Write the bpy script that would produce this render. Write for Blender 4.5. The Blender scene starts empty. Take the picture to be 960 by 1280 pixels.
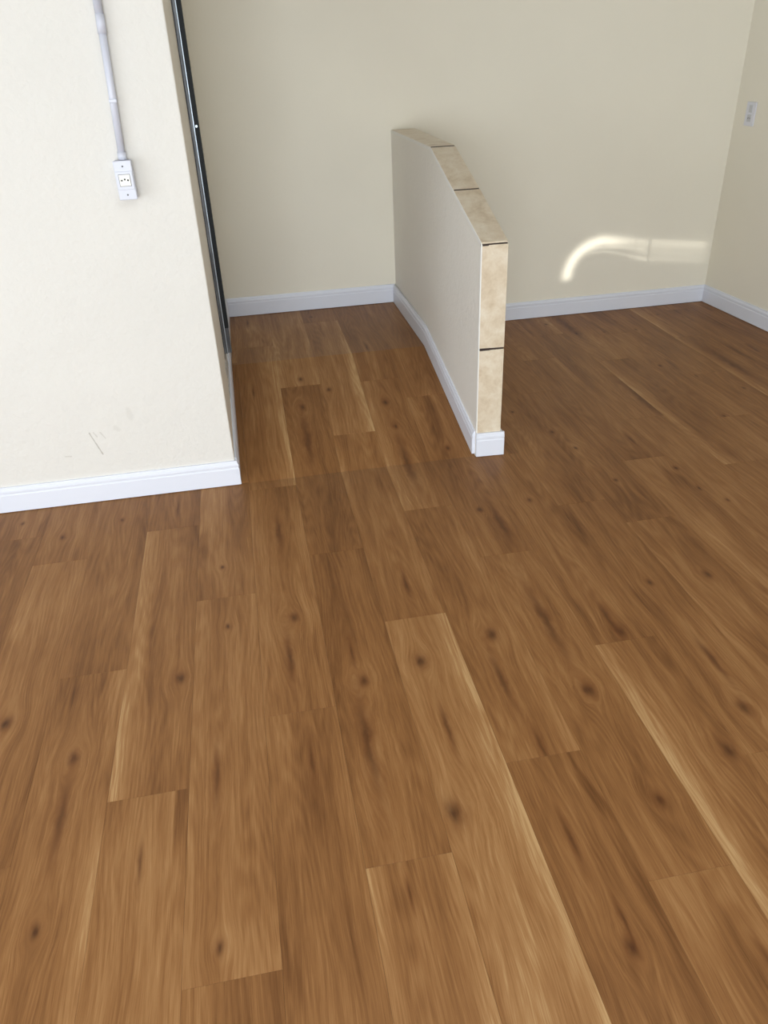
import bpy, bmesh, math, random
from mathutils import Vector, Matrix

S = bpy.context.scene
COL = S.collection
random.seed(11)

# ------------------------------------------------------------------ camera, world, lights, exposure
CAM_H = 1.55
right = Vector((0.9825347506697002, -0.1820282234055293, -0.03861592430923591))
down = Vector((-0.1271193104052168, -0.5050515212786332, -0.8536765440002674))
fwd = Vector((0.13589019334938068, 0.8436756999807242, -0.5193699727684524))
cam_data = bpy.data.cameras.new('camera')
cam_data.sensor_fit = 'HORIZONTAL'
cam_data.sensor_width = 36.0
cam_data.lens = 36.0 * 961.0 / 960.0
cam_data.clip_start = 0.02
cam = bpy.data.objects.new('camera', cam_data)
COL.objects.link(cam)
m = Matrix.Identity(4)
for i in range(3):
    m[i][0] = right[i]; m[i][1] = -down[i]; m[i][2] = -fwd[i]
m.translation = Vector((0, 0, CAM_H))
cam.matrix_world = m
S.camera = cam

world = bpy.data.worlds.new('sky')
S.world = world
world.use_nodes = True
wn = world.node_tree.nodes
wn['Background'].inputs['Color'].default_value = (0.62, 0.78, 1.0, 1)
wn['Background'].inputs['Strength'].default_value = 0.6

S.view_settings.view_transform = 'Standard'
S.view_settings.look = 'None'
S.view_settings.gamma = 1.0
S.view_settings.use_curve_mapping = False
S.view_settings.exposure = 0.0


def area(name, loc, target, sx, sy, power, color, spread=180):
    d = bpy.data.lights.new(name, 'AREA')
    d.shape = 'RECTANGLE'; d.size = sx; d.size_y = sy
    d.energy = power; d.color = color; d.spread = math.radians(spread)
    o = bpy.data.objects.new(name, d)
    COL.objects.link(o)
    o.location = loc
    o.rotation_euler = (Vector(target) - Vector(loc)).to_track_quat('-Z', 'Y').to_euler()
    return o


# daylight through the open shop front behind the camera
FRONT_Y = -5.0
area('shopfront_daylight', (-1.0, FRONT_Y - 0.05, 1.05), (-1.0, 3, 1.05), 3.2, 2.0, 288, (0.91, 0.965, 1.0))
# daylight through the wide glass door opening in the outer left wall
area('side_door_daylight', (-2.80, 0.25, 0.95), (3, 0.25, 0.95), 2.9, 1.8, 66, (0.91, 0.965, 1.0))
# added fill lamp above the camera, balances the floor; no known source there
area('added_floor_fill', (0.5, 0.55, 2.80), (0.5, 0.551, 0), 1.0, 0.8, 24, (0.91, 0.965, 1.0))


# ------------------------------------------------------------------ node helpers
class G:
    """small expression builder over a node tree"""
    def __init__(self, nt):
        self.nt = nt; self.n = nt.nodes; self.l = nt.links

    def node(self, t, **kw):
        nd = self.n.new(t)
        for k, v in kw.items():
            setattr(nd, k, v)
        return nd

    def put(self, sock, v):
        if isinstance(v, (int, float)):
            sock.default_value = v
        elif isinstance(v, (tuple, list)):
            sock.default_value = v
        else:
            self.l.new(v, sock)

    def m(self, op, a, b=None, c=None, clamp=False):
        nd = self.node('ShaderNodeMath', operation=op, use_clamp=clamp)
        self.put(nd.inputs[0], a)
        if b is not None: self.put(nd.inputs[1], b)
        if c is not None: self.put(nd.inputs[2], c)
        return nd.outputs[0]

    def add(self, a, b): return self.m('ADD', a, b)
    def sub(self, a, b): return self.m('SUBTRACT', a, b)
    def mul(self, a, b): return self.m('MULTIPLY', a, b)
    def div(self, a, b): return self.m('DIVIDE', a, b)
    def sq(self, a): return self.m('MULTIPLY', a, a)
    def exp(self, a): return self.m('EXPONENT', a)
    def ab(self, a): return self.m('ABSOLUTE', a)

    def ss(self, v, lo, hi, a=0.0, b=1.0):
        nd = self.node('ShaderNodeMapRange', interpolation_type='SMOOTHSTEP')
        self.put(nd.inputs[0], v); self.put(nd.inputs[1], lo); self.put(nd.inputs[2], hi)
        self.put(nd.inputs[3], a); self.put(nd.inputs[4], b)
        return nd.outputs[0]

    def xyz(self, x, y, z=0.0):
        nd = self.node('ShaderNodeCombineXYZ')
        self.put(nd.inputs[0], x); self.put(nd.inputs[1], y); self.put(nd.inputs[2], z)
        return nd.outputs[0]

    def sep(self, v):
        nd = self.node('ShaderNodeSeparateXYZ'); self.put(nd.inputs[0], v)
        return nd.outputs

    def noise(self, vec, scale=1.0, detail=2.0, rough=0.5, dist=0.0):
        nd = self.node('ShaderNodeTexNoise')
        self.put(nd.inputs['Vector'], vec)
        nd.inputs['Scale'].default_value = scale
        nd.inputs['Detail'].default_value = detail
        nd.inputs['Roughness'].default_value = rough
        nd.inputs['Distortion'].default_value = dist
        return nd.outputs[0]

    def attr(self, name, vec=False):
        nd = self.node('ShaderNodeAttribute', attribute_type='OBJECT', attribute_name=name)
        return nd.outputs['Vector'] if vec else nd.outputs['Fac']

    def mix(self, f, a, b, blend='MIX'):
        nd = self.node('ShaderNodeMix', data_type='RGBA', blend_type=blend)
        self.put(nd.inputs[0], f); self.put(nd.inputs[6], a); self.put(nd.inputs[7], b)
        return nd.outputs[2]

    def ramp(self, f, stops):
        nd = self.node('ShaderNodeValToRGB')
        cr = nd.color_ramp
        while len(cr.elements) < len(stops):
            cr.elements.new(0.5)
        for e, (p, c) in zip(cr.elements, stops):
            e.position = p; e.color = (*c, 1)
        self.put(nd.inputs[0], f)
        return nd.outputs[0]

    def bump(self, h, strength, dist):
        nd = self.node('ShaderNodeBump')
        nd.inputs['Strength'].default_value = strength
        nd.inputs['Distance'].default_value = dist
        self.put(nd.inputs['Height'], h)
        return nd.outputs[0]


def new_mat(name, color=(0.8, 0.8, 0.8), rough=0.5, metal=0.0, spec=0.5):
    mt = bpy.data.materials.new(name)
    mt.use_nodes = True
    b = mt.node_tree.nodes['Principled BSDF']
    b.inputs['Base Color'].default_value = (*color, 1)
    b.inputs['Roughness'].default_value = rough
    b.inputs['Metallic'].default_value = metal
    b.inputs['Specular IOR Level'].default_value = spec
    return mt, G(mt.node_tree), b


def world_pos(g):
    return g.node('ShaderNodeNewGeometry').outputs['Position']


# sunlight thrown onto the back wall by a curved shiny surface outside: a spot whose beam has the shape of that reflection
def sun_glint():
    d = bpy.data.lights.new('reflected_sun', 'SPOT')
    d.energy = 1750; d.color = (1.0, 0.97, 0.88)
    d.spot_size = math.radians(46); d.spot_blend = 0.05; d.shadow_soft_size = 0.01
    o = bpy.data.objects.new('reflected_sun', d)
    COL.objects.link(o)
    L = (0.9, -2.0, 0.55); D = 4.66 - L[1]
    o.location = L; o.rotation_euler = (math.pi / 2, 0, 0)
    d.use_nodes = True
    g = G(d.node_tree)
    em = g.n['Emission']
    nv = g.sep(g.node('ShaderNodeTexCoord').outputs['Normal'])
    nz = g.mul(nv[2], -1.0)
    x = g.add(g.mul(g.div(nv[0], nz), D), L[0])       # where the ray lands at the wall's distance
    z = g.add(g.mul(g.div(nv[1], nz), D), L[2])
    cx, cz, rx, rz = 2.225, 0.235, 0.232, 0.212
    lnx = g.m('MAXIMUM', g.sub(x, cx), 0.0)
    q = g.m('SQRT', g.add(g.sq(g.div(g.sub(x, cx), rx)), g.sq(g.div(g.sub(z, cz), rz))))
    d_arc = g.mul(g.sub(q, 1.0), rz)
    d_line = g.sub(z, g.sub(cz + rz, g.mul(lnx, 0.11)))
    right_side = g.m('GREATER_THAN', x, cx)
    dist = g.add(g.mul(d_arc, g.sub(1.0, right_side)), g.mul(d_line, right_side))
    gauss = lambda v, w: g.exp(g.mul(g.sq(g.div(v, w)), -1.0))
    main = g.mul(gauss(dist, 0.031), g.mul(g.ss(x, 2.18, 2.52, 1.0, 0.16), g.ss(z, 0.195, 0.255)))
    main = g.mul(main, g.ss(x, 1.98, 2.02, 0.92, 1.0))
    thin = lambda off, sl, w, x0, x1: g.mul(gauss(g.sub(z, g.sub(off, g.mul(g.m('POWER', lnx, 1.4), sl))), w), g.mul(g.ss(x, 2.06, x0), g.ss(x, x1, x1 + 0.12, 1, 0)))
    arcs = g.add(g.mul(thin(0.405, 0.20, 0.007, 2.16, 2.45), 0.22), g.mul(thin(0.380, 0.42, 0.008, 2.18, 2.50), 0.20))
    streak = g.noise(g.xyz(g.mul(x, 1.5), g.mul(d_line, 60)), 1, 2, 0.5)
    band = g.mul(g.mul(g.ss(d_line, -0.135, -0.10), g.ss(d_line, 0.005, 0.03, 1, 0)), g.ss(x, 2.36, 2.50))
    band = g.mul(band, g.add(0.07, g.mul(streak, 0.18)))
    cut = g.mul(g.sub(1.0, g.mul(gauss(g.sub(x, 2.535), 0.011), 0.85)), g.sub(1.0, g.mul(gauss(g.sub(x, 2.440), 0.006), 0.35)))
    f = g.mul(g.add(g.add(main, arcs), band), cut)
    f = g.mul(f, g.ss(x, 2.88, 2.985, 1.0, 0.0))
    g.l.new(f, em.inputs['Strength'])


sun_glint()


# ------------------------------------------------------------------ materials
def paint(name, color, coarse, fine, marks=(), rough=0.55):
    mt, g, b = new_mat(name, color, rough, 0, 0.35)
    p = world_pos(g)
    n1 = g.noise(p, 9, 3, 0.55)
    n2 = g.noise(p, 55, 4, 0.6)
    n3 = g.noise(p, 2.2, 2, 0.5)
    h = g.add(g.mul(n1, coarse), g.mul(n2, fine))
    g.l.new(g.bump(h, 0.5, 0.012), b.inputs['Normal'])
    col = g.mix(g.ss(n3, 0.3, 0.75), (*[c * 0.975 for c in color], 1), (*color, 1))
    s = g.sep(p)
    for (x0, z0, x1, z1, w, dark) in marks:          # short scuffs, drawn as distance to a segment on the wall
        L2 = (x1 - x0) ** 2 + (z1 - z0) ** 2
        t = g.m('DIVIDE', g.add(g.mul(g.sub(s[0], x0), x1 - x0), g.mul(g.sub(s[2], z0), z1 - z0)), L2, clamp=True)
        dx = g.sub(g.sub(s[0], x0), g.mul(t, x1 - x0))
        dz = g.sub(g.sub(s[2], z0), g.mul(t, z1 - z0))
        d = g.m('SQRT', g.add(g.sq(dx), g.sq(dz)))
        d = g.add(d, g.mul(g.sub(n2, 0.5), w * 1.5))
        k = g.mul(g.ss(d, w * 0.3, w, 1, 0), dark)
        col = g.mix(k, col, (0.30, 0.27, 0.22, 1))
    g.l.new(col, b.inputs['Base Color'])
    return mt


CREAM = (0.85, 0.81, 0.70)
SCUFF = [(-0.683, 0.300, -0.652, 0.205, 0.0035, 0.55), (-0.667, 0.300, -0.658, 0.283, 0.004, 0.28),
         (-0.642, 0.298, -0.628, 0.272, 0.004, 0.25), (-0.792, 0.212, -0.772, 0.210, 0.004, 0.25),
         (-0.582, 0.312, -0.570, 0.300, 0.012, 0.12), (-0.520, 0.380, -0.515, 0.345, 0.015, 0.10)]
M_wall = paint('cream_wall_paint', CREAM, 0.15, 0.05)
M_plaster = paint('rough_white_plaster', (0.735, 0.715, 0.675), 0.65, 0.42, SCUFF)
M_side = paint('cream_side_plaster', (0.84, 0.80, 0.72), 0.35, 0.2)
M_part = paint('grey_white_skim_coat', (0.86, 0.835, 0.785), 0.5, 0.55)
M_ceil = paint('white_ceiling_paint', (0.60, 0.59, 0.57), 0.1, 0.05)
M_base, _, _ = new_mat('white_baseboard', (0.745, 0.775, 0.865), 0.32, 0, 0.5)
M_pvc, _, _ = new_mat('grey_plastic', (0.62, 0.64, 0.73), 0.35, 0, 0.5)
M_socket, _, _ = new_mat('white_socket_plastic', (0.87, 0.86, 0.80), 0.3, 0, 0.5)
M_hole, _, _ = new_mat('dark_hole', (0.02, 0.02, 0.02), 0.8)
M_screw, _, _ = new_mat('screw_steel', (0.10, 0.10, 0.11), 0.5, 0.3)
M_plate, _, _ = new_mat('white_switch_plate', (0.72, 0.73, 0.80), 0.35)
M_rocker, _, _ = new_mat('grey_rocker', (0.56, 0.57, 0.60), 0.4)
M_gap, _, _ = new_mat('dark_joint', (0.045, 0.03, 0.025), 0.9)
M_edge, _, _ = new_mat('white_edge_filler', (0.84, 0.83, 0.80), 0.5)
M_shade, _, _ = new_mat('dark_steel_surround', (0.10, 0.10, 0.11), 0.5, 0.3)

# steel track
mt, g, b = new_mat('grey_galvanised_steel', (0.12, 0.13, 0.14), 0.42, 0.6)
p = world_pos(g); s = g.sep(p)
n = g.noise(g.xyz(g.mul(s[0], 200), s[1], g.mul(s[2], 9)), 1, 3, 0.6)
g.l.new(g.mix(g.ss(n, 0.35, 0.7), (0.075, 0.08, 0.088, 1), (0.20, 0.21, 0.225, 1)), b.inputs['Base Color'])
M_track = mt
mt, g, b = new_mat('black_painted_steel', (0.009, 0.012, 0.015), 0.45, 0.0, 0.25)
M_black = mt
M_bright, _, _ = new_mat('bright_steel_edge', (0.42, 0.48, 0.54), 0.3, 0.8)
mt, g, b = new_mat('patched_mortar', (0.55, 0.55, 0.54), 0.8)
p = world_pos(g)
n = g.noise(p, 28, 4, 0.65)
g.l.new(g.ramp(n, [(0.3, (0.36, 0.36, 0.36)), (0.5, (0.55, 0.55, 0.54)), (0.7, (0.76, 0.76, 0.73))]), b.inputs['Base Color'])
g.l.new(g.bump(n, 0.8, 0.01), b.inputs['Normal'])
M_mortar = mt

# travertine-like cap tile
mt, g, b = new_mat('beige_stone_tile', (0.70, 0.60, 0.46), 0.34)
tc = g.node('ShaderNodeTexCoord').outputs['Object']
sd = g.attr('seed')
pv = g.node('ShaderNodeVectorMath', operation='ADD')
g.put(pv.inputs[0], tc); g.put(pv.inputs[1], g.xyz(g.mul(sd, 3.1), g.mul(sd, 5.7), g.mul(sd, 1.9)))
n1 = g.noise(pv.outputs[0], 11, 4, 0.6, 0.6)
n2 = g.noise(pv.outputs[0], 45, 3, 0.6, 0.8)
f = g.add(g.mul(n1, 0.7), g.mul(n2, 0.3))
g.l.new(g.ramp(f, [(0.34, (0.57, 0.455, 0.32)), (0.5, (0.68, 0.575, 0.435)), (0.66, (0.76, 0.68, 0.55))]), b.inputs['Base Color'])
M_tile = mt


# oak-look plank: grain bends round up to three knots stored on each plank
def wood():
    mt, g, b = new_mat('oak_vinyl_plank', (0.3, 0.16, 0.07), 0.35)
    tc = g.node('ShaderNodeTexCoord').outputs['Object']
    s = g.sep(tc)
    x, y = s[0], s[1]
    seed, tone = g.attr('seed'), g.attr('tone')
    el, er = g.attr('edge_left'), g.attr('edge_right')
    shift, dark, halo, wide = None, None, None, None
    wob = g.noise(g.xyz(g.add(g.mul(x, 5), g.mul(seed, 3.3)), g.add(g.mul(y, 1.6), g.mul(seed, 7.7))), 1, 2, 0.5)
    wob2 = g.noise(g.xyz(g.add(g.mul(x, 40), g.mul(seed, 1.3)), g.add(g.mul(y, 14), g.mul(seed, 2.7))), 1, 3, 0.6)
    for i in (1, 2, 3):
        kv = g.sep(g.attr('knot_%d' % i, True))
        dx = g.sub(x, kv[0]); dy = g.sub(y, kv[1]); sz = kv[2]
        a = g.m('MAXIMUM', g.ab(sz), 0.0001)
        streak = g.m('LESS_THAN', sz, 0.0)
        ax = g.mul(a, g.sub(1.0, g.mul(streak, 0.90)))
        ay = g.mul(a, g.sub(1.75, g.mul(streak, 0.75)))
        dxw = g.add(dx, g.mul(g.sub(wob2, 0.5), g.mul(ax, 1.6)))
        r2 = g.add(g.sq(g.div(dxw, ax)), g.sq(g.div(dy, ay)))
        e_core = g.exp(g.mul(r2, -2.6))
        e_ring = g.exp(g.mul(r2, -0.8))
        e_wide = g.exp(g.mul(r2, -0.13))
        sh = g.mul(g.mul(dx, e_wide), 0.80)
        shift = sh if shift is None else g.add(shift, sh)
        amp = g.sub(1.0, g.mul(streak, 0.25))
        dk = g.mul(e_core, amp)
        dark = dk if dark is None else g.add(dark, dk)
        wide = e_ring if wide is None else g.add(wide, e_ring)
        hl = g.mul(e_wide, 0.5)
        halo = hl if halo is None else g.add(halo, hl)
    xs = g.add(g.sub(x, shift), g.mul(g.sub(wob, 0.5), 0.045))
    sx, sy = g.mul(seed, 17.3), g.mul(seed, 9.1)
    V = lambda fx, fy: g.xyz(g.add(g.mul(xs, fx), sx), g.add(g.mul(y, fy), sy), g.mul(seed, 4.0))
    n1 = g.noise(V(22, 1.1), 1, 2, 0.5)              # broad streaks
    n2 = g.noise(V(110, 3.5), 1, 3, 0.6)             # grain lines
    n3 = g.noise(V(430, 14), 1, 2, 0.6)              # pores
    nb = g.noise(V(6, 1.8), 1, 2, 0.5)               # cloudy tone
    cat = g.noise(V(9.0, 0.7), 1, 1, 0.4)            # cathedral contours
    ring = g.m('SINE', g.mul(cat, 150.0))
    hs = g.ss(g.noise(V(16, 2.2), 1, 2, 0.55), 0.60, 0.74)   # darker heart streaks
    t = g.add(0.5, tone)
    t = g.add(t, g.mul(g.sub(n1, 0.5), 0.62))
    t = g.add(t, g.mul(g.sub(n2, 0.5), 0.40))
    t = g.add(t, g.mul(g.sub(n3, 0.5), 0.46))
    t = g.add(t, g.mul(g.sub(nb, 0.5), 0.55))
    t = g.add(t, g.mul(ring, 0.045))
    t = g.sub(t, g.mul(hs, 0.20))
    t = g.add(t, g.mul(halo, 0.09))
    edn = g.mul(g.sub(n2, 0.5), 0.025)
    t = g.add(t, g.mul(g.ss(g.add(x, edn), 0.020, 0.104), g.mul(er, 0.38)))
    t = g.add(t, g.mul(g.ss(g.add(g.mul(x, -1), edn), 0.020, 0.104), g.mul(el, 0.38)))
    col = g.ramp(t, [(0.0, (0.092, 0.035, 0.0100)), (0.28, (0.180, 0.076, 0.0235)), (0.52, (0.268, 0.122, 0.041)),
                     (0.75, (0.362, 0.185, 0.071)), (1.0, (0.52, 0.325, 0.150))])
    ring_k = g.m('MULTIPLY', wide, g.add(0.25, g.mul(n2, 0.7)), clamp=True)
    col = g.mix(ring_k, col, (0.150, 0.052, 0.014, 1))
    dk = g.m('MULTIPLY', dark, g.add(0.20, g.mul(n3, 0.95)), clamp=True)
    col = g.mix(dk, col, (0.050, 0.018, 0.006, 1))
    g.l.new(col, b.inputs['Base Color'])
    g.l.new(g.add(0.36, g.mul(n3, 0.16)), b.inputs['Roughness'])
    b.inputs['Specular IOR Level'].default_value = 0.20
    g.l.new(g.bump(g.add(g.mul(n3, 0.6), g.mul(n2, 0.4)), 0.10, 0.002), b.inputs['Normal'])
    return mt


M_wood = wood()
M_sub, _, _ = new_mat('dark_subfloor', (0.05, 0.03, 0.018), 0.9)


# ------------------------------------------------------------------ mesh helpers
def link(name, bm, mat, parent=None, bevel=0.0, smooth=False):
    bmesh.ops.recalc_face_normals(bm, faces=bm.faces)
    me = bpy.data.meshes.new(name)
    bm.to_mesh(me); bm.free()
    if smooth:
        for p_ in me.polygons: p_.use_smooth = True
    for mm in (mat if isinstance(mat, (list, tuple)) else [mat]):
        me.materials.append(mm)
    o = bpy.data.objects.new(name, me)
    COL.objects.link(o)
    if parent is not None: o.parent = parent
    if bevel:
        md = o.modifiers.new('bevel', 'BEVEL')
        md.width = bevel; md.segments = 2; md.limit_method = 'ANGLE'
    return o


def add_box(bm, x0, x1, y0, y1, z0, z1):
    vs = [bm.verts.new((x, y, z)) for z in (z0, z1) for y in (y0, y1) for x in (x0, x1)]
    for f in ((0, 2, 3, 1), (4, 5, 7, 6), (0, 1, 5, 4), (2, 6, 7, 3), (0, 4, 6, 2), (1, 3, 7, 5)):
        bm.faces.new([vs[i] for i in f])


def box(*a):
    bm = bmesh.new(); add_box(bm, *a); return bm


def add_prism(bm, poly, d):
    """poly: list of 3d points (planar, ordered), extruded by vector d"""
    a = [bm.verts.new(p_) for p_ in poly]
    b_ = [bm.verts.new(Vector(p_) + Vector(d)) for p_ in poly]
    bm.faces.new(a); bm.faces.new(b_[::-1])
    for i in range(len(a)):
        j = (i + 1) % len(a)
        bm.faces.new((a[i], b_[i], b_[j], a[j]))


def sweep(path, profile, caps=True):
    """profile (offset, z) swept along an open xy path; offset goes to the left of the path direction, corners mitred"""
    bm = bmesh.new()
    P = [Vector(p_) for p_ in path]
    rings = []
    for i, p_ in enumerate(P):
        if i == 0: n = (P[1] - P[0]).normalized(); nrm = Vector((-n.y, n.x)); sc = 1
        elif i == len(P) - 1: n = (P[-1] - P[-2]).normalized(); nrm = Vector((-n.y, n.x)); sc = 1
        else:
            a = (P[i] - P[i - 1]).normalized(); c = (P[i + 1] - P[i]).normalized()
            na, nc = Vector((-a.y, a.x)), Vector((-c.y, c.x))
            nrm = (na + nc).normalized(); sc = 1 / max(0.3, nrm.dot(na))
        rings.append([bm.verts.new((p_.x + nrm.x * o * sc, p_.y + nrm.y * o * sc, z)) for o, z in profile])
    k = len(profile)
    for r0, r1 in zip(rings, rings[1:]):
        for i in range(k):
            j = (i + 1) % k
            bm.faces.new((r0[i], r0[j], r1[j], r1[i]))
    if caps:
        bm.faces.new(rings[0]); bm.faces.new(rings[-1][::-1])
    return bm


def cyl(p0, p1, r, n=20, r1=None):
    bm = bmesh.new()
    p0, p1 = Vector(p0), Vector(p1)
    d = (p1 - p0).normalized()
    u = d.orthogonal().normalized(); v = d.cross(u)
    r1 = r if r1 is None else r1
    A = [bm.verts.new(p0 + (u * math.cos(t) + v * math.sin(t)) * r) for t in [2 * math.pi * i / n for i in range(n)]]
    B = [bm.verts.new(p1 + (u * math.cos(t) + v * math.sin(t)) * r1) for t in [2 * math.pi * i / n for i in range(n)]]
    bm.faces.new(A); bm.faces.new(B[::-1])
    for i in range(n):
        f = bm.faces.new((A[i], A[(i + 1) % n], B[(i + 1) % n], B[i])); f.smooth = True
    return bm


def struct(o):
    o['kind'] = 'structure'; return o


def tag(o, label, cat, group=None):
    o['label'] = label; o['category'] = cat
    if group: o['group'] = group
    return o


def thing(name, loc, label, cat):
    o = bpy.data.objects.new(name, None)
    COL.objects.link(o); o.location = loc; o.empty_display_size = 0.05
    return tag(o, label, cat)


def local(bm, loc):
    bmesh.ops.translate(bm, verts=bm.verts, vec=-Vector(loc)); return bm


# ------------------------------------------------------------------ room shell
CEIL = 2.85
LW_Y = 2.893            # face of the white wall on the left
SIDE_X = -0.147         # its side, running to the back of the alcove
LEFT_X = -2.75
RW0, RW1 = Vector((2.975, 4.662)), Vector((3.13, FRONT_Y))   # right wall line


def rw_x(y): return RW0.x + (RW1.x - RW0.x) * (y - RW0.y) / (RW1.y - RW0.y)


# right wall leans out a little: fitted through the photographed skirting line
RW1 = Vector((2.975 + 0.055 * (RW0.y - FRONT_Y), FRONT_Y))

# back wall, one straight run behind the alcove and the right-hand bay
BW_Y = 4.661


def bw_y(x): return 4.655 + 0.006 * (x + 0.15) / 1.6 if x < 1.45 else 4.661 + (x - 1.45) * 0.009


bm = sweep([(SIDE_X - 0.15, bw_y(SIDE_X)), (1.45, bw_y(1.45)), (RW0.x, 4.674), (RW0.x + 0.25, 4.676)], [(0, 0), (0.12, 0), (0.12, CEIL), (0, CEIL)])
struct(link('wall_back', bm, M_wall))

bm = bmesh.new()
add_prism(bm, [(rw_x(4.69), 4.69, 0), (RW1.x, RW1.y, 0), (RW1.x + 0.15, RW1.y, 0), (RW0.x + 0.15, 4.69, 0)], (0, 0, CEIL))
struct(link('wall_right', bm, M_wall))

# the white wall on the left and the alcove side are one solid corner
bm = box(LEFT_X, SIDE_X, LW_Y, 4.655, 0, CEIL)
for f in bm.faces:
    f.normal_update()
o = link('wall_left', bm, [M_plaster, M_side], bevel=0.004)
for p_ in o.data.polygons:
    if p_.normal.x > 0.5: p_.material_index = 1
struct(o)
bm = bmesh.new()
add_box(bm, LEFT_X - 0.15, LEFT_X, FRONT_Y, -1.25, 0, CEIL)
add_box(bm, LEFT_X - 0.15, LEFT_X, 1.75, 4.655, 0, CEIL)
add_box(bm, LEFT_X - 0.15, LEFT_X, -1.25, 1.75, 1.95, CEIL)
struct(link('wall_outer_left', bm, M_wall))

# front wall behind the camera with the open shop front
bm = bmesh.new()
OPX0, OPX1, OPZ = -2.62, 0.62, 2.1
RWF = RW1.x + 0.15
add_box(bm, LEFT_X - 0.15, OPX0, FRONT_Y - 0.2, FRONT_Y, 0, CEIL)
add_box(bm, OPX1, RWF, FRONT_Y - 0.2, FRONT_Y, 0, CEIL)
add_box(bm, OPX0, OPX1, FRONT_Y - 0.2, FRONT_Y, OPZ, CEIL)
struct(link('wall_front', bm, M_wall))
struct(link('ceiling', box(LEFT_X - 0.15, RWF, FRONT_Y - 0.2, 4.9, CEIL, CEIL + 0.12), M_ceil))




# made-up frame round the added fill lamp; the ceiling has no opening
bm = bmesh.new()
for a_ in ((-0.06, 0.0, 0.09, 1.01), (1.0, 1.06, 0.09, 1.01), (0.0, 1.0, 0.09, 0.15), (0.0, 1.0, 0.95, 1.01)):
    add_box(bm, a_[0], a_[1], a_[2], a_[3], CEIL - 0.06, CEIL)
struct(link('added_fill_frame', bm, M_base))

# ------------------------------------------------------------------ floor of separate planks
floor = struct(link('floor', box(LEFT_X - 0.15, RWF, FRONT_Y - 0.2, 4.9, -0.12, -0.006), M_sub))
PITCH, X0 = 0.196, 0.0905
GAP = 0.00015
# the alcove floor is a ramp that rises to a small landing
RAMP_Y0, RAMP_Y1, RAMP_Z, ALC_X1 = 2.885, 3.812, 0.188, 0.8795


def ramp_z(y): return RAMP_Z * min(1.0, max(0.0, (y - RAMP_Y0) / (RAMP_Y1 - RAMP_Y0)))


bm = bmesh.new()
add_prism(bm, [(SIDE_X + 0.0005, RAMP_Y0, -0.006), (SIDE_X + 0.0005, RAMP_Y1, RAMP_Z - 0.006), (SIDE_X + 0.0005, 4.65, RAMP_Z - 0.006), (SIDE_X + 0.0005, 4.65, -0.006)],
          (ALC_X1 - SIDE_X - 0.002, 0, 0))
link('ramp_base', bm, M_sub, floor)
BUTTS = {-14: [1.2, 2.45], -13: [0.5, 1.75], -12: [1.0, 2.25], -11: [0.2, 1.45, 2.7], -10: [0.75, 2.0], -9: [0.35, 1.6, 2.85],
         -8: [0.98, 2.23], -7: [0.55, 1.80], -6: [1.22, 2.66], -5: [1.21, 2.46], -4: [0.575, 1.825], -3: [1.345, 2.595],
         -2: [0.86, 2.11], -1: [0.29, 1.54, 2.82, 4.055], 0: [1.04, 2.29, 3.56], 1: [0.615, 1.865, 3.14, 4.39],
         2: [1.252, 2.505, 3.545], 3: [0.885, 2.135, 3.37], 4: [0.365, 1.615, 2.865, 4.115], 5: [1.15, 2.40, 3.65],
         6: [0.98, 2.225, 3.485], 7: [1.43, 2.68, 3.93], 8: [0.56, 1.81, 3.06, 4.31], 9: [1.30, 2.545, 3.81],
         10: [0.6, 1.72, 2.97, 4.22], 11: [0.99, 2.24, 3.49], 12: [0.3, 1.55, 2.80, 4.05], 13: [0.80, 2.05, 3.30, 4.55],
         14: [1.25, 2.50, 3.75], 15: [0.6, 1.85, 3.1], 16: [1.0, 2.25]}

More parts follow.
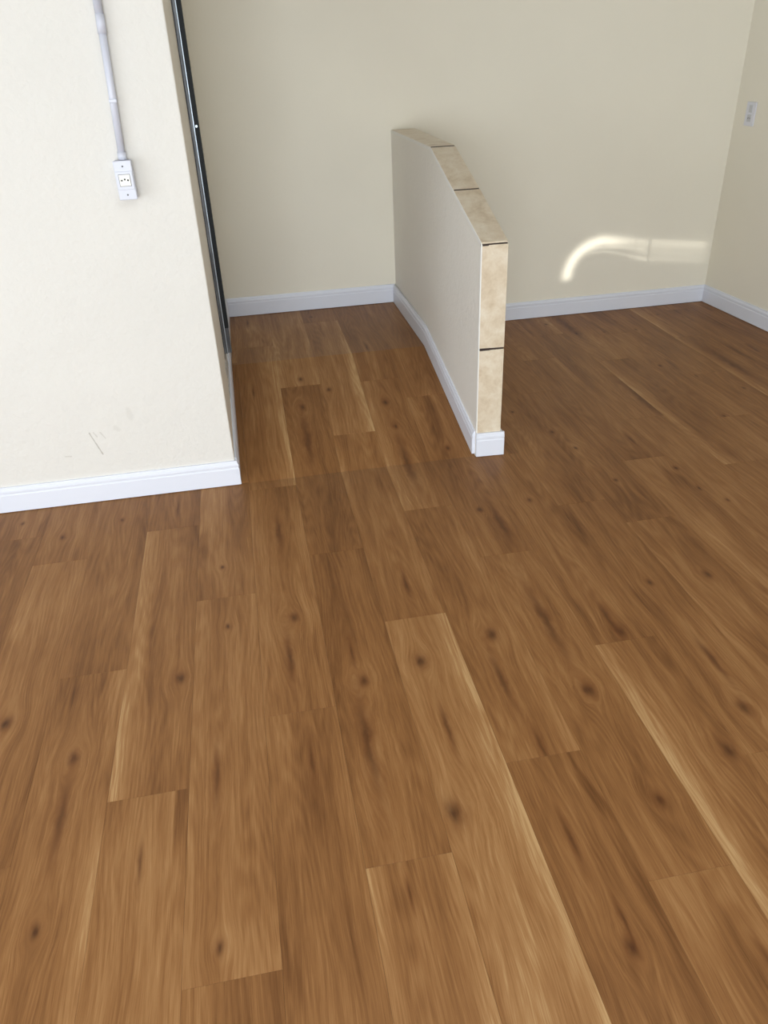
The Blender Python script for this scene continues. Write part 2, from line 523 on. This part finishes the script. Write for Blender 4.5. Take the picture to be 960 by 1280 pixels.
# knots and dark heart streaks seen in the boards: x, y on the floor, size (negative = long streak of that half length)
KN = [(0.007, 1.951, 0.017), (0.181, 1.62, 0.016), (0.354, 1.662, 0.02), (0.593, 1.731, 0.02), (0.783, 1.447, 0.017), (0.979, 1.653, 0.014),
      (1.38, 1.861, 0.017), (1.177, 1.864, 0.012), (1.158, 1.295, 0.02), (1.039, 1.171, 0.022), (0.32, 1.138, 0.024), (0.581, 1.142, 0.01),
      (0.801, 1.07, 0.014), (-0.601, 1.506, 0.016), (-0.609, 1.041, 0.014), (-0.338, 1.748, 0.017), (-0.804, 1.672, 0.018), (-0.227, 0.928, 0.012),
      (0.581, 0.761, 0.016), (0.417, 0.747, 0.02), (-0.814, 2.633, 0.013), (-0.601, 2.709, 0.01), (-0.216, 2.289, 0.008), (-0.2, 1.955, 0.01),
      (0.192, 2.109, 0.007), (0.77, 2.445, 0.013), (0.974, 2.258, 0.009), (1.155, 2.052, 0.01), (0.571, 3.35, 0.016), (0.178, 3.384, 0.015),
      (0.196, 3.621, 0.013), (0.32, 3.506, 0.013), (0.582, 3.156, 0.011), (0.776, 2.959, 0.012), (0.978, 2.467, 0.012), (1.924, 4.288, 0.011),
      (2.095, 4.266, 0.008), (2.296, 4.252, 0.01), (2.561, 4.49, 0.01), (2.144, 3.657, 0.012), (2.249, 3.468, 0.01), (2.114, 2.979, 0.012),
      (2.39, 3.257, 0.012), (1.285, 3.024, 0.011), (1.326, 2.844, 0.01), (1.181, 3.285, 0.011), (1.369, 2.533, 0.01), (1.65, 2.567, 0.012),
      (1.657, 2.391, 0.014), (-0.019, 1.76, -0.122), (0.564, 1.534, -0.123), (0.777, 1.752, -0.199), (1.178, 1.484, -0.103), (-0.603, 1.325, -0.133),
      (0.174, 0.963, -0.042), (0.393, 2.045, -0.092), (0.154, 1.404, -0.193), (0.006, 1.37, -0.075), (0.968, 1.717, -0.105), (0.818, 2.337, -0.177),
      (0.165, 1.749, -0.064), (0.172, 3.127, -0.222), (0.577, 2.891, -0.228), (-0.404, 1.159, -0.06), (-0.234, 1.373, -0.102), (0.369, 1.399, -0.09),
      (-0.005, 2.478, -0.143), (0.588, 1.287, -0.078), (0.558, 1.017, -0.086), (0.59, 0.818, -0.054), (1.931, 4.417, -0.325), (1.849, 3.272, -0.31),
      (2.519, 3.592, -0.31)]
# light sapwood edges: column, a y inside the plank, left amount, right amount
EDGES = [(1, 1.2, 0, 1.0), (-3, 2.0, 0.9, 0), (-4, 1.0, 0, 0.7), (4, 1.0, 1.0, 0), (1, 3.6, 0, 0.65), (-1, 3.5, 0, 0.5),
         (0, 3.8, 0, 0.45), (9, 3.2, 1.0, 0.2), (12, 3.5, 0.8, 0), (12, 4.2, 0.7, 0), (-1, 2.2, 0.35, 0.35), (0, 0.7, 0.55, 0.75), (2, 2.0, 0, 0.5),
         (-2, 0.5, 0.4, 0.3), (3, 1.5, 0, 0.25), (5, 2.0, 0.2, 0), (2, 3.2, 0.5, 0.0), (8, 4.5, 0.2, 0.5)]


def plank(k, x0, x1, y0, y1, alcove=False):
    if y1 - y0 < 0.02: return
    cx = X0 + (k + 0.5) * PITCH
    g_ = GAP
    c = 0.0004                                   # tiny eased edge along the top
    bm = bmesh.new()
    zf = ramp_z if alcove else (lambda y: 0.0)
    ys = [y0 + g_, y0 + g_ + c] + ([v for v in (RAMP_Y0, RAMP_Y1) if y0 + 0.01 < v < y1 - 0.01] if alcove else []) + [y1 - g_ - c, y1 - g_]
    rows = []
    for i, y in enumerate(ys):
        ends = i in (0, len(ys) - 1)
        z = zf(y)
        t_ = z - c * 0.5 if ends else z
        rows.append([bm.verts.new(v) for v in ((x0 + g_ - cx, y - y0, z - 0.006), (x0 + g_ - cx, y - y0, z - c * 0.5), (x0 + g_ + c - cx, y - y0, t_),
                                               (x1 - g_ - c - cx, y - y0, t_), (x1 - g_ - cx, y - y0, z - c * 0.5), (x1 - g_ - cx, y - y0, z - 0.006))])
    for R0, R1 in zip(rows, rows[1:]):
        for i in range(6):
            j = (i + 1) % 6
            bm.faces.new((R0[i], R0[j], R1[j], R1[i]))
    bm.faces.new(rows[0]); bm.faces.new(rows[-1][::-1])
    o = link('plank', bm, M_wood, floor)
    o.location = (cx, y0, 0)
    rnd = random.Random(hash((k * 131 + int(round(y1 * 100)) * 7)) & 0xffff)
    o['seed'] = rnd.uniform(0, 10)
    o['tone'] = rnd.uniform(-0.09, 0.09)
    e = [0.0, 0.0]
    for kk, yy, l_, r_ in EDGES:
        if kk == k and y0 < yy < y1: e = [float(l_), float(r_)]
    o['edge_left'], o['edge_right'] = e
    kn = [q for q in KN if x0 <= q[0] < x1 and y0 <= q[1] < y1]
    kn.sort(key=lambda q: -abs(q[2]))
    kn = [(q[0] - cx, q[1] - y0, q[2]) for q in kn[:3]]
    if not kn and rnd.random() < 0.6:
        r_ = rnd.uniform(0.008, 0.016)
        kn.append((rnd.uniform(-0.06, 0.06), rnd.uniform(0.1, max(0.15, y1 - y0 - 0.1)), r_ if rnd.random() < 0.4 else -r_ * 6))
    while len(kn) < 3: kn.append((50.0, 50.0, 0.001))
    for i, q in enumerate(kn): o['knot_%d' % (i + 1)] = [float(v) for v in q]


for k in range(-14, 17):
    x0, x1 = X0 + k * PITCH, X0 + (k + 1) * PITCH
    if x0 > 3.2: continue
    alc = -1 <= k <= 3
    yend = LW_Y - 0.001 if k <= -2 else (4.654 if alc else 4.66)
    cuts = [-0.3] + [v for v in BUTTS[k] if v < yend - 0.03 and v > -0.1] + [yend]
    for a, b_ in zip(cuts, cuts[1:]):
        plank(k, x0, x1 + (0.004 if k == 3 and a > 2.9 else 0), a, b_, alc)
    if k == -2:                                   # narrow strip trimmed past the corner up the ramp
        plank(k, SIDE_X + 0.002, x1, LW_Y + 0.001, 3.84, True)
        plank(k, SIDE_X + 0.002, x1, 3.84, 4.654, True)

# ------------------------------------------------------------------ baseboards
BH = 0.110
PROF = [(0, 0.003), (0.0135, 0.003), (0.0135, 0.076), (0.0115, 0.080), (0.0115, 0.086), (0.0135, 0.089), (0.0125, 0.097), (0.0085, 0.104),
        (0.0075, BH), (0, BH)]
PROF_R = [(-o_, z) for o_, z in PROF]
struct(link('baseboard_left', sweep([(LEFT_X, LW_Y), (SIDE_X, LW_Y), (SIDE_X, LW_Y + 0.012)], PROF_R), M_base))


def ramp_sweep(x, sign, ya, yb):
    """skirting along the ramp at wall plane x; sign is the side it stands out to"""
    bm = bmesh.new()
    ys = [ya] + [v for v in (RAMP_Y0, RAMP_Y1) if ya < v < yb] + [yb]
    rings = [[bm.verts.new((x + sign * o_, y, z + ramp_z(y))) for o_, z in PROF] for y in ys]
    k = len(PROF)
    for r0, r1 in zip(rings, rings[1:]):
        for i in range(k):
            j = (i + 1) % k
            bm.faces.new((r0[i], r0[j], r1[j], r1[i]))
    bm.faces.new(rings[0]); bm.faces.new(rings[-1][::-1])
    return bm


struct(link('baseboard_alcove_side', ramp_sweep(SIDE_X, 1, LW_Y + 0.0125, 4.655), M_base))
bm = sweep([(SIDE_X + 0.0, bw_y(SIDE_X)), (0.8795, bw_y(0.88))], PROF_R)
bmesh.ops.translate(bm, verts=bm.verts, vec=(0, 0, RAMP_Z))
struct(link('baseboard_back_alcove', bm, M_base))
struct(link('baseboard_right', sweep([(1.05, bw_y(1.05)), (1.45, bw_y(1.45)), (RW0.x, 4.674), (RW1.x, RW1.y)], PROF_R), M_base))

# ------------------------------------------------------------------ half-height partition
# plan of its two faces (near end -> far end)
LF = [(0.880, 2.882), (0.880, 3.300), (0.881, 3.709), (0.886, 4.656)]
RF = [(0.987, 2.876), (0.996, 3.300), (0.999, 3.709), (1.022, 4.658)]


def face_x(tab, y):
    for (x0, y0), (x1, y1) in zip(tab, tab[1:]):
        if y <= y1: return x0 + (x1 - x0) * (y - y0) / (y1 - y0)
    return tab[-1][0]


TOP = [(2.882, 0.897), (3.300, 1.024), (3.709, 1.148), (4.656, 1.144)]     # ridge height along y


def top_z(y):
    for (y0, z0), (y1, z1) in zip(TOP, TOP[1:]):
        if y <= y1: return z0 + (z1 - z0) * (y - y0) / (y1 - y0)
    return TOP[-1][1]


PL = (0.934, 2.88, 0)
part = thing('partition_wall', PL, 'low plastered partition with sloping top capped in beige stone tiles', 'half wall')
part['kind'] = 'thing'
TT = 0.010                                       # tile thickness: plaster body stays below and behind it
bm = bmesh.new()
ys = [2.882 + TT, 3.30, 3.709, 4.656]
rows = []
for y in ys:
    xl, xr, z = face_x(LF, y), face_x(RF, y), top_z(y) - TT
    rows.append([bm.verts.new(v) for v in ((xl, y, 0), (xl, y, z), (xr, y, z), (xr, y, 0))])
for a, b_ in zip(rows, rows[1:]):
    for i in range(4):
        j = (i + 1) % 4
        bm.faces.new((a[i], a[j], b_[j], b_[i]))
bm.faces.new(rows[0]); bm.faces.new(rows[-1][::-1])
link('plaster_body', local(bm, PL), M_part, part)


def cap_tile(seed, ya, yb):
    """one stone piece on the top between ya (near) and yb (far), standing TT proud of the plaster"""
    bm = bmesh.new()
    ins = 0.0035
    vs = []
    for y in (ya, yb):
        xl, xr, z = face_x(LF, y) + ins, face_x(RF, y) - ins * 0.3, top_z(y)
        vs.append([bm.verts.new(v) for v in ((xl, y, z - TT), (xl, y, z), (xr, y, z), (xr, y, z - TT))])
    for i in range(4):
        j = (i + 1) % 4
        bm.faces.new((vs[0][i], vs[0][j], vs[1][j], vs[1][i]))
    bm.faces.new(vs[0]); bm.faces.new(vs[1][::-1])
    o = link('tile', local(bm, PL), M_tile, part, bevel=0.0008)
    o['seed'] = seed


cap_tile(1.0, 3.716, 4.654)
cap_tile(2.3, 3.305, 3.702)
cap_tile(3.7, 2.888, 3.295)


def end_tile(seed, za, zb):
    bm = bmesh.new()
    y = 2.882
    add_prism(bm, [(0.8845, y, za), (0.9860, y - 0.006, za), (0.9860, y - 0.006, zb), (0.8845, y, zb)], (0.0, TT, 0))
    o = link('tile', local(bm, PL), M_tile, part, bevel=0.0008)
    o['seed'] = seed


end_tile(4.4, 0.4845, 0.889)
end_tile(6.1, 0.060, 0.4765)

# dark open joints between the stone pieces
for y in (3.709, 3.300):
    bm = bmesh.new()
    xl, xr, z = face_x(LF, y) + 0.006, face_x(RF, y) - 0.004, top_z(y)
    d = 0.0072 if y > 3.5 else 0.0055
    add_prism(bm, [(xl, y - d, top_z(y - d) - TT + 0.0005), (xl, y + d, top_z(y + d) - TT + 0.0005), (xl, y + d, top_z(y + d) - 0.0004), (xl, y - d, top_z(y - d) - 0.0004)], (xr - xl, 0, 0))
    link('joint', local(bm, PL), M_gap, part)
link('joint', local(box(0.886, 0.984, 2.8795, 2.892, 0.4755, 0.4855), PL), M_gap, part)
link('joint', local(box(0.886, 0.984, 2.8805, 2.893, 0.886, 0.8925), PL), M_gap, part)

# white filler strip along the left edge of the stone
for (ya, yb) in ((3.709, 4.654), (3.30, 3.709), (2.884, 3.30)):
    bm = bmesh.new()
    V_ = []
    for y in (ya, yb):
        xl, z = face_x(LF, y), top_z(y)
        V_.append([bm.verts.new(v) for v in ((xl - 0.0005, y, z - TT - 0.004), (xl - 0.0005, y, z - 0.001), (xl + 0.0035, y, z - 0.0005), (xl + 0.0035, y, z - TT - 0.004))])
    for i in range(4):
        j = (i + 1) % 4
        bm.faces.new((V_[0][i], V_[0][j], V_[1][j], V_[1][i]))
    bm.faces.new(V_[0]); bm.faces.new(V_[1][::-1])
    link('edge_strip', local(bm, PL), M_edge, part)
link('edge_strip', local(box(0.8795, 0.8845, 2.8815, 2.8935, 0.0, 0.892), PL), M_edge, part)

# skirting round the partition: left face, near end, right face
bm = ramp_sweep(0.8800, -1, 2.897, 4.640)
link('skirting', local(bm, PL), M_base, part)
bm = sweep([(0.8795, 2.8815), (1.001, 2.8745)], PROF_R)
link('skirting', local(bm, PL), M_base, part)
rp = [(x, y) for x, y in RF if y < 4.5] + [(1.021, 4.64)]
rp[0] = (0.9875, 2.874)
bm = sweep(rp, PROF_R)
link('skirting', local(bm, PL), M_base, part)

# ------------------------------------------------------------------ surface conduit and socket box on the left wall
CX = -0.3545
cond = thing('electrical_conduit', (CX, LW_Y, 1.258), 'pale grey plastic conduit pipe running up the white wall above the socket', 'pipe')
CL = (CX, LW_Y, 1.258)
PY = LW_Y - 0.0165
link('pipe', local(cyl((CX + 0.0005, PY, 1.262), (CX + 0.016, PY, 1.655), 0.0118), CL), M_pvc, cond)
link('pipe', local(cyl((CX + 0.016, PY, 1.655), (CX + 0.030, PY, 2.80), 0.0125), CL), M_pvc, cond)
link('coupling', local(cyl((CX + 0.0142, PY, 1.610), (CX + 0.0163, PY, 1.662), 0.0136), CL), M_pvc, cond)
link('collar', local(cyl((CX + 0.0005, PY, 1.259), (CX + 0.0014, PY, 1.282), 0.0140), CL), M_pvc, cond)
link('wall_clip', local(box(CX - 0.0055, CX + 0.0195, LW_Y - 0.0298, LW_Y, 1.424, 1.436), CL), M_pvc, cond, bevel=0.003)

BX0, BX1, BZ0, BZ1, BY = -0.3845, -0.3265, 1.139, 1.259, LW_Y - 0.046
SL = ((BX0 + BX1) / 2, LW_Y, BZ0)
sock = thing('power_socket', SL, 'pale grey surface-mounted socket box with white outlet below the conduit', 'socket')
link('back_box', local(box(BX0 + 0.001, BX1 - 0.001, BY + 0.006, LW_Y, BZ0 + 0.001, BZ1 - 0.001), SL), M_pvc, sock, bevel=0.003)
cov = link('cover_plate', local(box(BX0, BX1, BY, BY + 0.0065, BZ0, BZ1), SL), M_pvc, sock, bevel=0.0025)
mid = (BX0 + BX1) / 2
ZC = (BZ0 + BZ1) / 2 + 0.001
link('raised_band', local(box(BX0 + 0.002, BX1 - 0.002, BY - 0.0022, BY + 0.002, ZC - 0.029, ZC + 0.027), SL), M_pvc, sock, bevel=0.0016)
link('insert_gap', local(box(mid - 0.0185, mid + 0.0185, BY - 0.0026, BY, ZC - 0.0185, ZC + 0.0185), SL), M_screw, sock)
ins = link('outlet_insert', local(box(mid - 0.0172, mid + 0.0172, BY - 0.0040, BY, ZC - 0.0172, ZC + 0.0172), SL), M_socket, sock, bevel=0.001)
# hexagonal recess ring with three pin holes
bm = bmesh.new()
hexa = [(-0.0172, 0), (-0.0115, 0.0095), (0.0115, 0.0095), (0.0172, 0), (0.0115, -0.0095), (-0.0115, -0.0095)]
N_ = len(hexa)
of = [bm.verts.new((mid + x * 0.98, BY - 0.0052, ZC + z)) for x, z in hexa]
inn = [bm.verts.new((mid + x * 0.86, BY - 0.0042, ZC + z * 0.84)) for x, z in hexa]
ob = [bm.verts.new((mid + x * 1.02, BY - 0.0036, ZC + z * 1.05)) for x, z in hexa]
for i in range(N_):
    j = (i + 1) % N_
    bm.faces.new((of[i], of[j], inn[j], inn[i])); bm.faces.new((ob[i], ob[j], of[j], of[i]))
link('socket_rim', local(bm, SL), M_socket, ins)
for dx, dz in ((-0.0098, 0), (0, 0.0028), (0.0098, 0)):
    link('pin_hole', local(cyl((mid + dx, BY - 0.0044, ZC + dz), (mid + dx, BY - 0.003, ZC + dz), 0.0030, 12), SL), M_hole, ins)
for zz in (BZ1 - 0.017, BZ0 + 0.016):
    link('screw', local(cyl((mid, BY - 0.0012, zz), (mid, BY + 0.001, zz), 0.0028, 14), SL), M_screw, sock)

# ------------------------------------------------------------------ plate on the right wall
ang = math.atan2(RW1.x - RW0.x, RW0.y - RW1.y)
py = 4.527
sw = thing('wall_plate', (rw_x(py), py, 1.062), 'small pale switch plate with two modules on the right-hand wall', 'switch')
sw.rotation_euler = (0, 0, ang)
# local frame: -x sticks out of the wall, y along it
link('cover_plate', box(-0.008, 0.0, -0.041, 0.041, 0, 0.124), M_plate, sw, bevel=0.002)
r1 = link('switch_module', box(-0.011, -0.004, -0.016, 0.012, 0.070, 0.108), M_rocker, sw, bevel=0.0015)
r2 = link('outlet_module', box(-0.0105, -0.004, -0.017, 0.017, 0.022, 0.058), M_rocker, sw, bevel=0.0015)
for dy in (-0.009, 0, 0.009):
    bm = cyl((-0.0110, dy, 0.040 + (0.003 if dy == 0 else 0)), (-0.010, dy, 0.040 + (0.003 if dy == 0 else 0)), 0.0025, 10)
    link('pin_hole', bm, M_hole, r2)

# ------------------------------------------------------------------ dark steel track on the side of the left wall
TY = 3.468
tr = thing('steel_track', (SIDE_X, TY, 0.37), 'narrow black and grey steel track fixed upright to the side of the left wall', 'metal track')
TL = (SIDE_X, TY, 0.37)
link('back_channel', local(box(SIDE_X, -0.1305, TY, TY + 0.045, 0.368, 2.80), TL), M_track, tr, bevel=0.001)
link('bright_lip', local(box(-0.1325, -0.1295, TY - 0.004, TY + 0.002, 0.372, 2.80), TL), M_bright, tr)
link('outer_channel', local(box(-0.1295, -0.1115, TY + 0.002, TY + 0.045, 0.485, 2.80), TL), M_black, tr, bevel=0.001)
link('foot_bracket', local(box(-0.1305, -0.1135, TY + 0.006, TY + 0.040, 0.368, 0.485), TL), M_track, tr, bevel=0.001)
link('shadow_line', local(box(SIDE_X, -0.1445, TY - 0.003, TY, 0.40, 2.80), TL), M_black, tr)  # thin black strip standing in for the shadow along the track's left edge
link('screw', local(cyl((-0.122, TY - 0.002, 1.302), (-0.122, TY + 0.004, 1.302), 0.005, 12), TL), M_bright, tr)
# rough patched mortar running down from the track
bm = bmesh.new()
rn = random.Random(4)
prev = None
for i in range(9):
    z = 0.20 + i * 0.0205
    y0, y1 = TY - 0.10 + rn.uniform(-0.05, 0.05), TY + 0.16 + rn.uniform(-0.03, 0.05)
    cur = [bm.verts.new(v) for v in ((SIDE_X - 0.002, y0 - 0.02, z), (SIDE_X + 0.0025, y0, z), (SIDE_X + 0.003, y1, z), (SIDE_X - 0.002, y1 + 0.02, z))]
    if prev:
        for a in range(3):
            bm.faces.new((prev[a], prev[a + 1], cur[a + 1], cur[a]))
    prev = cur
o = link('trim_1', bm, M_mortar)
struct(o)
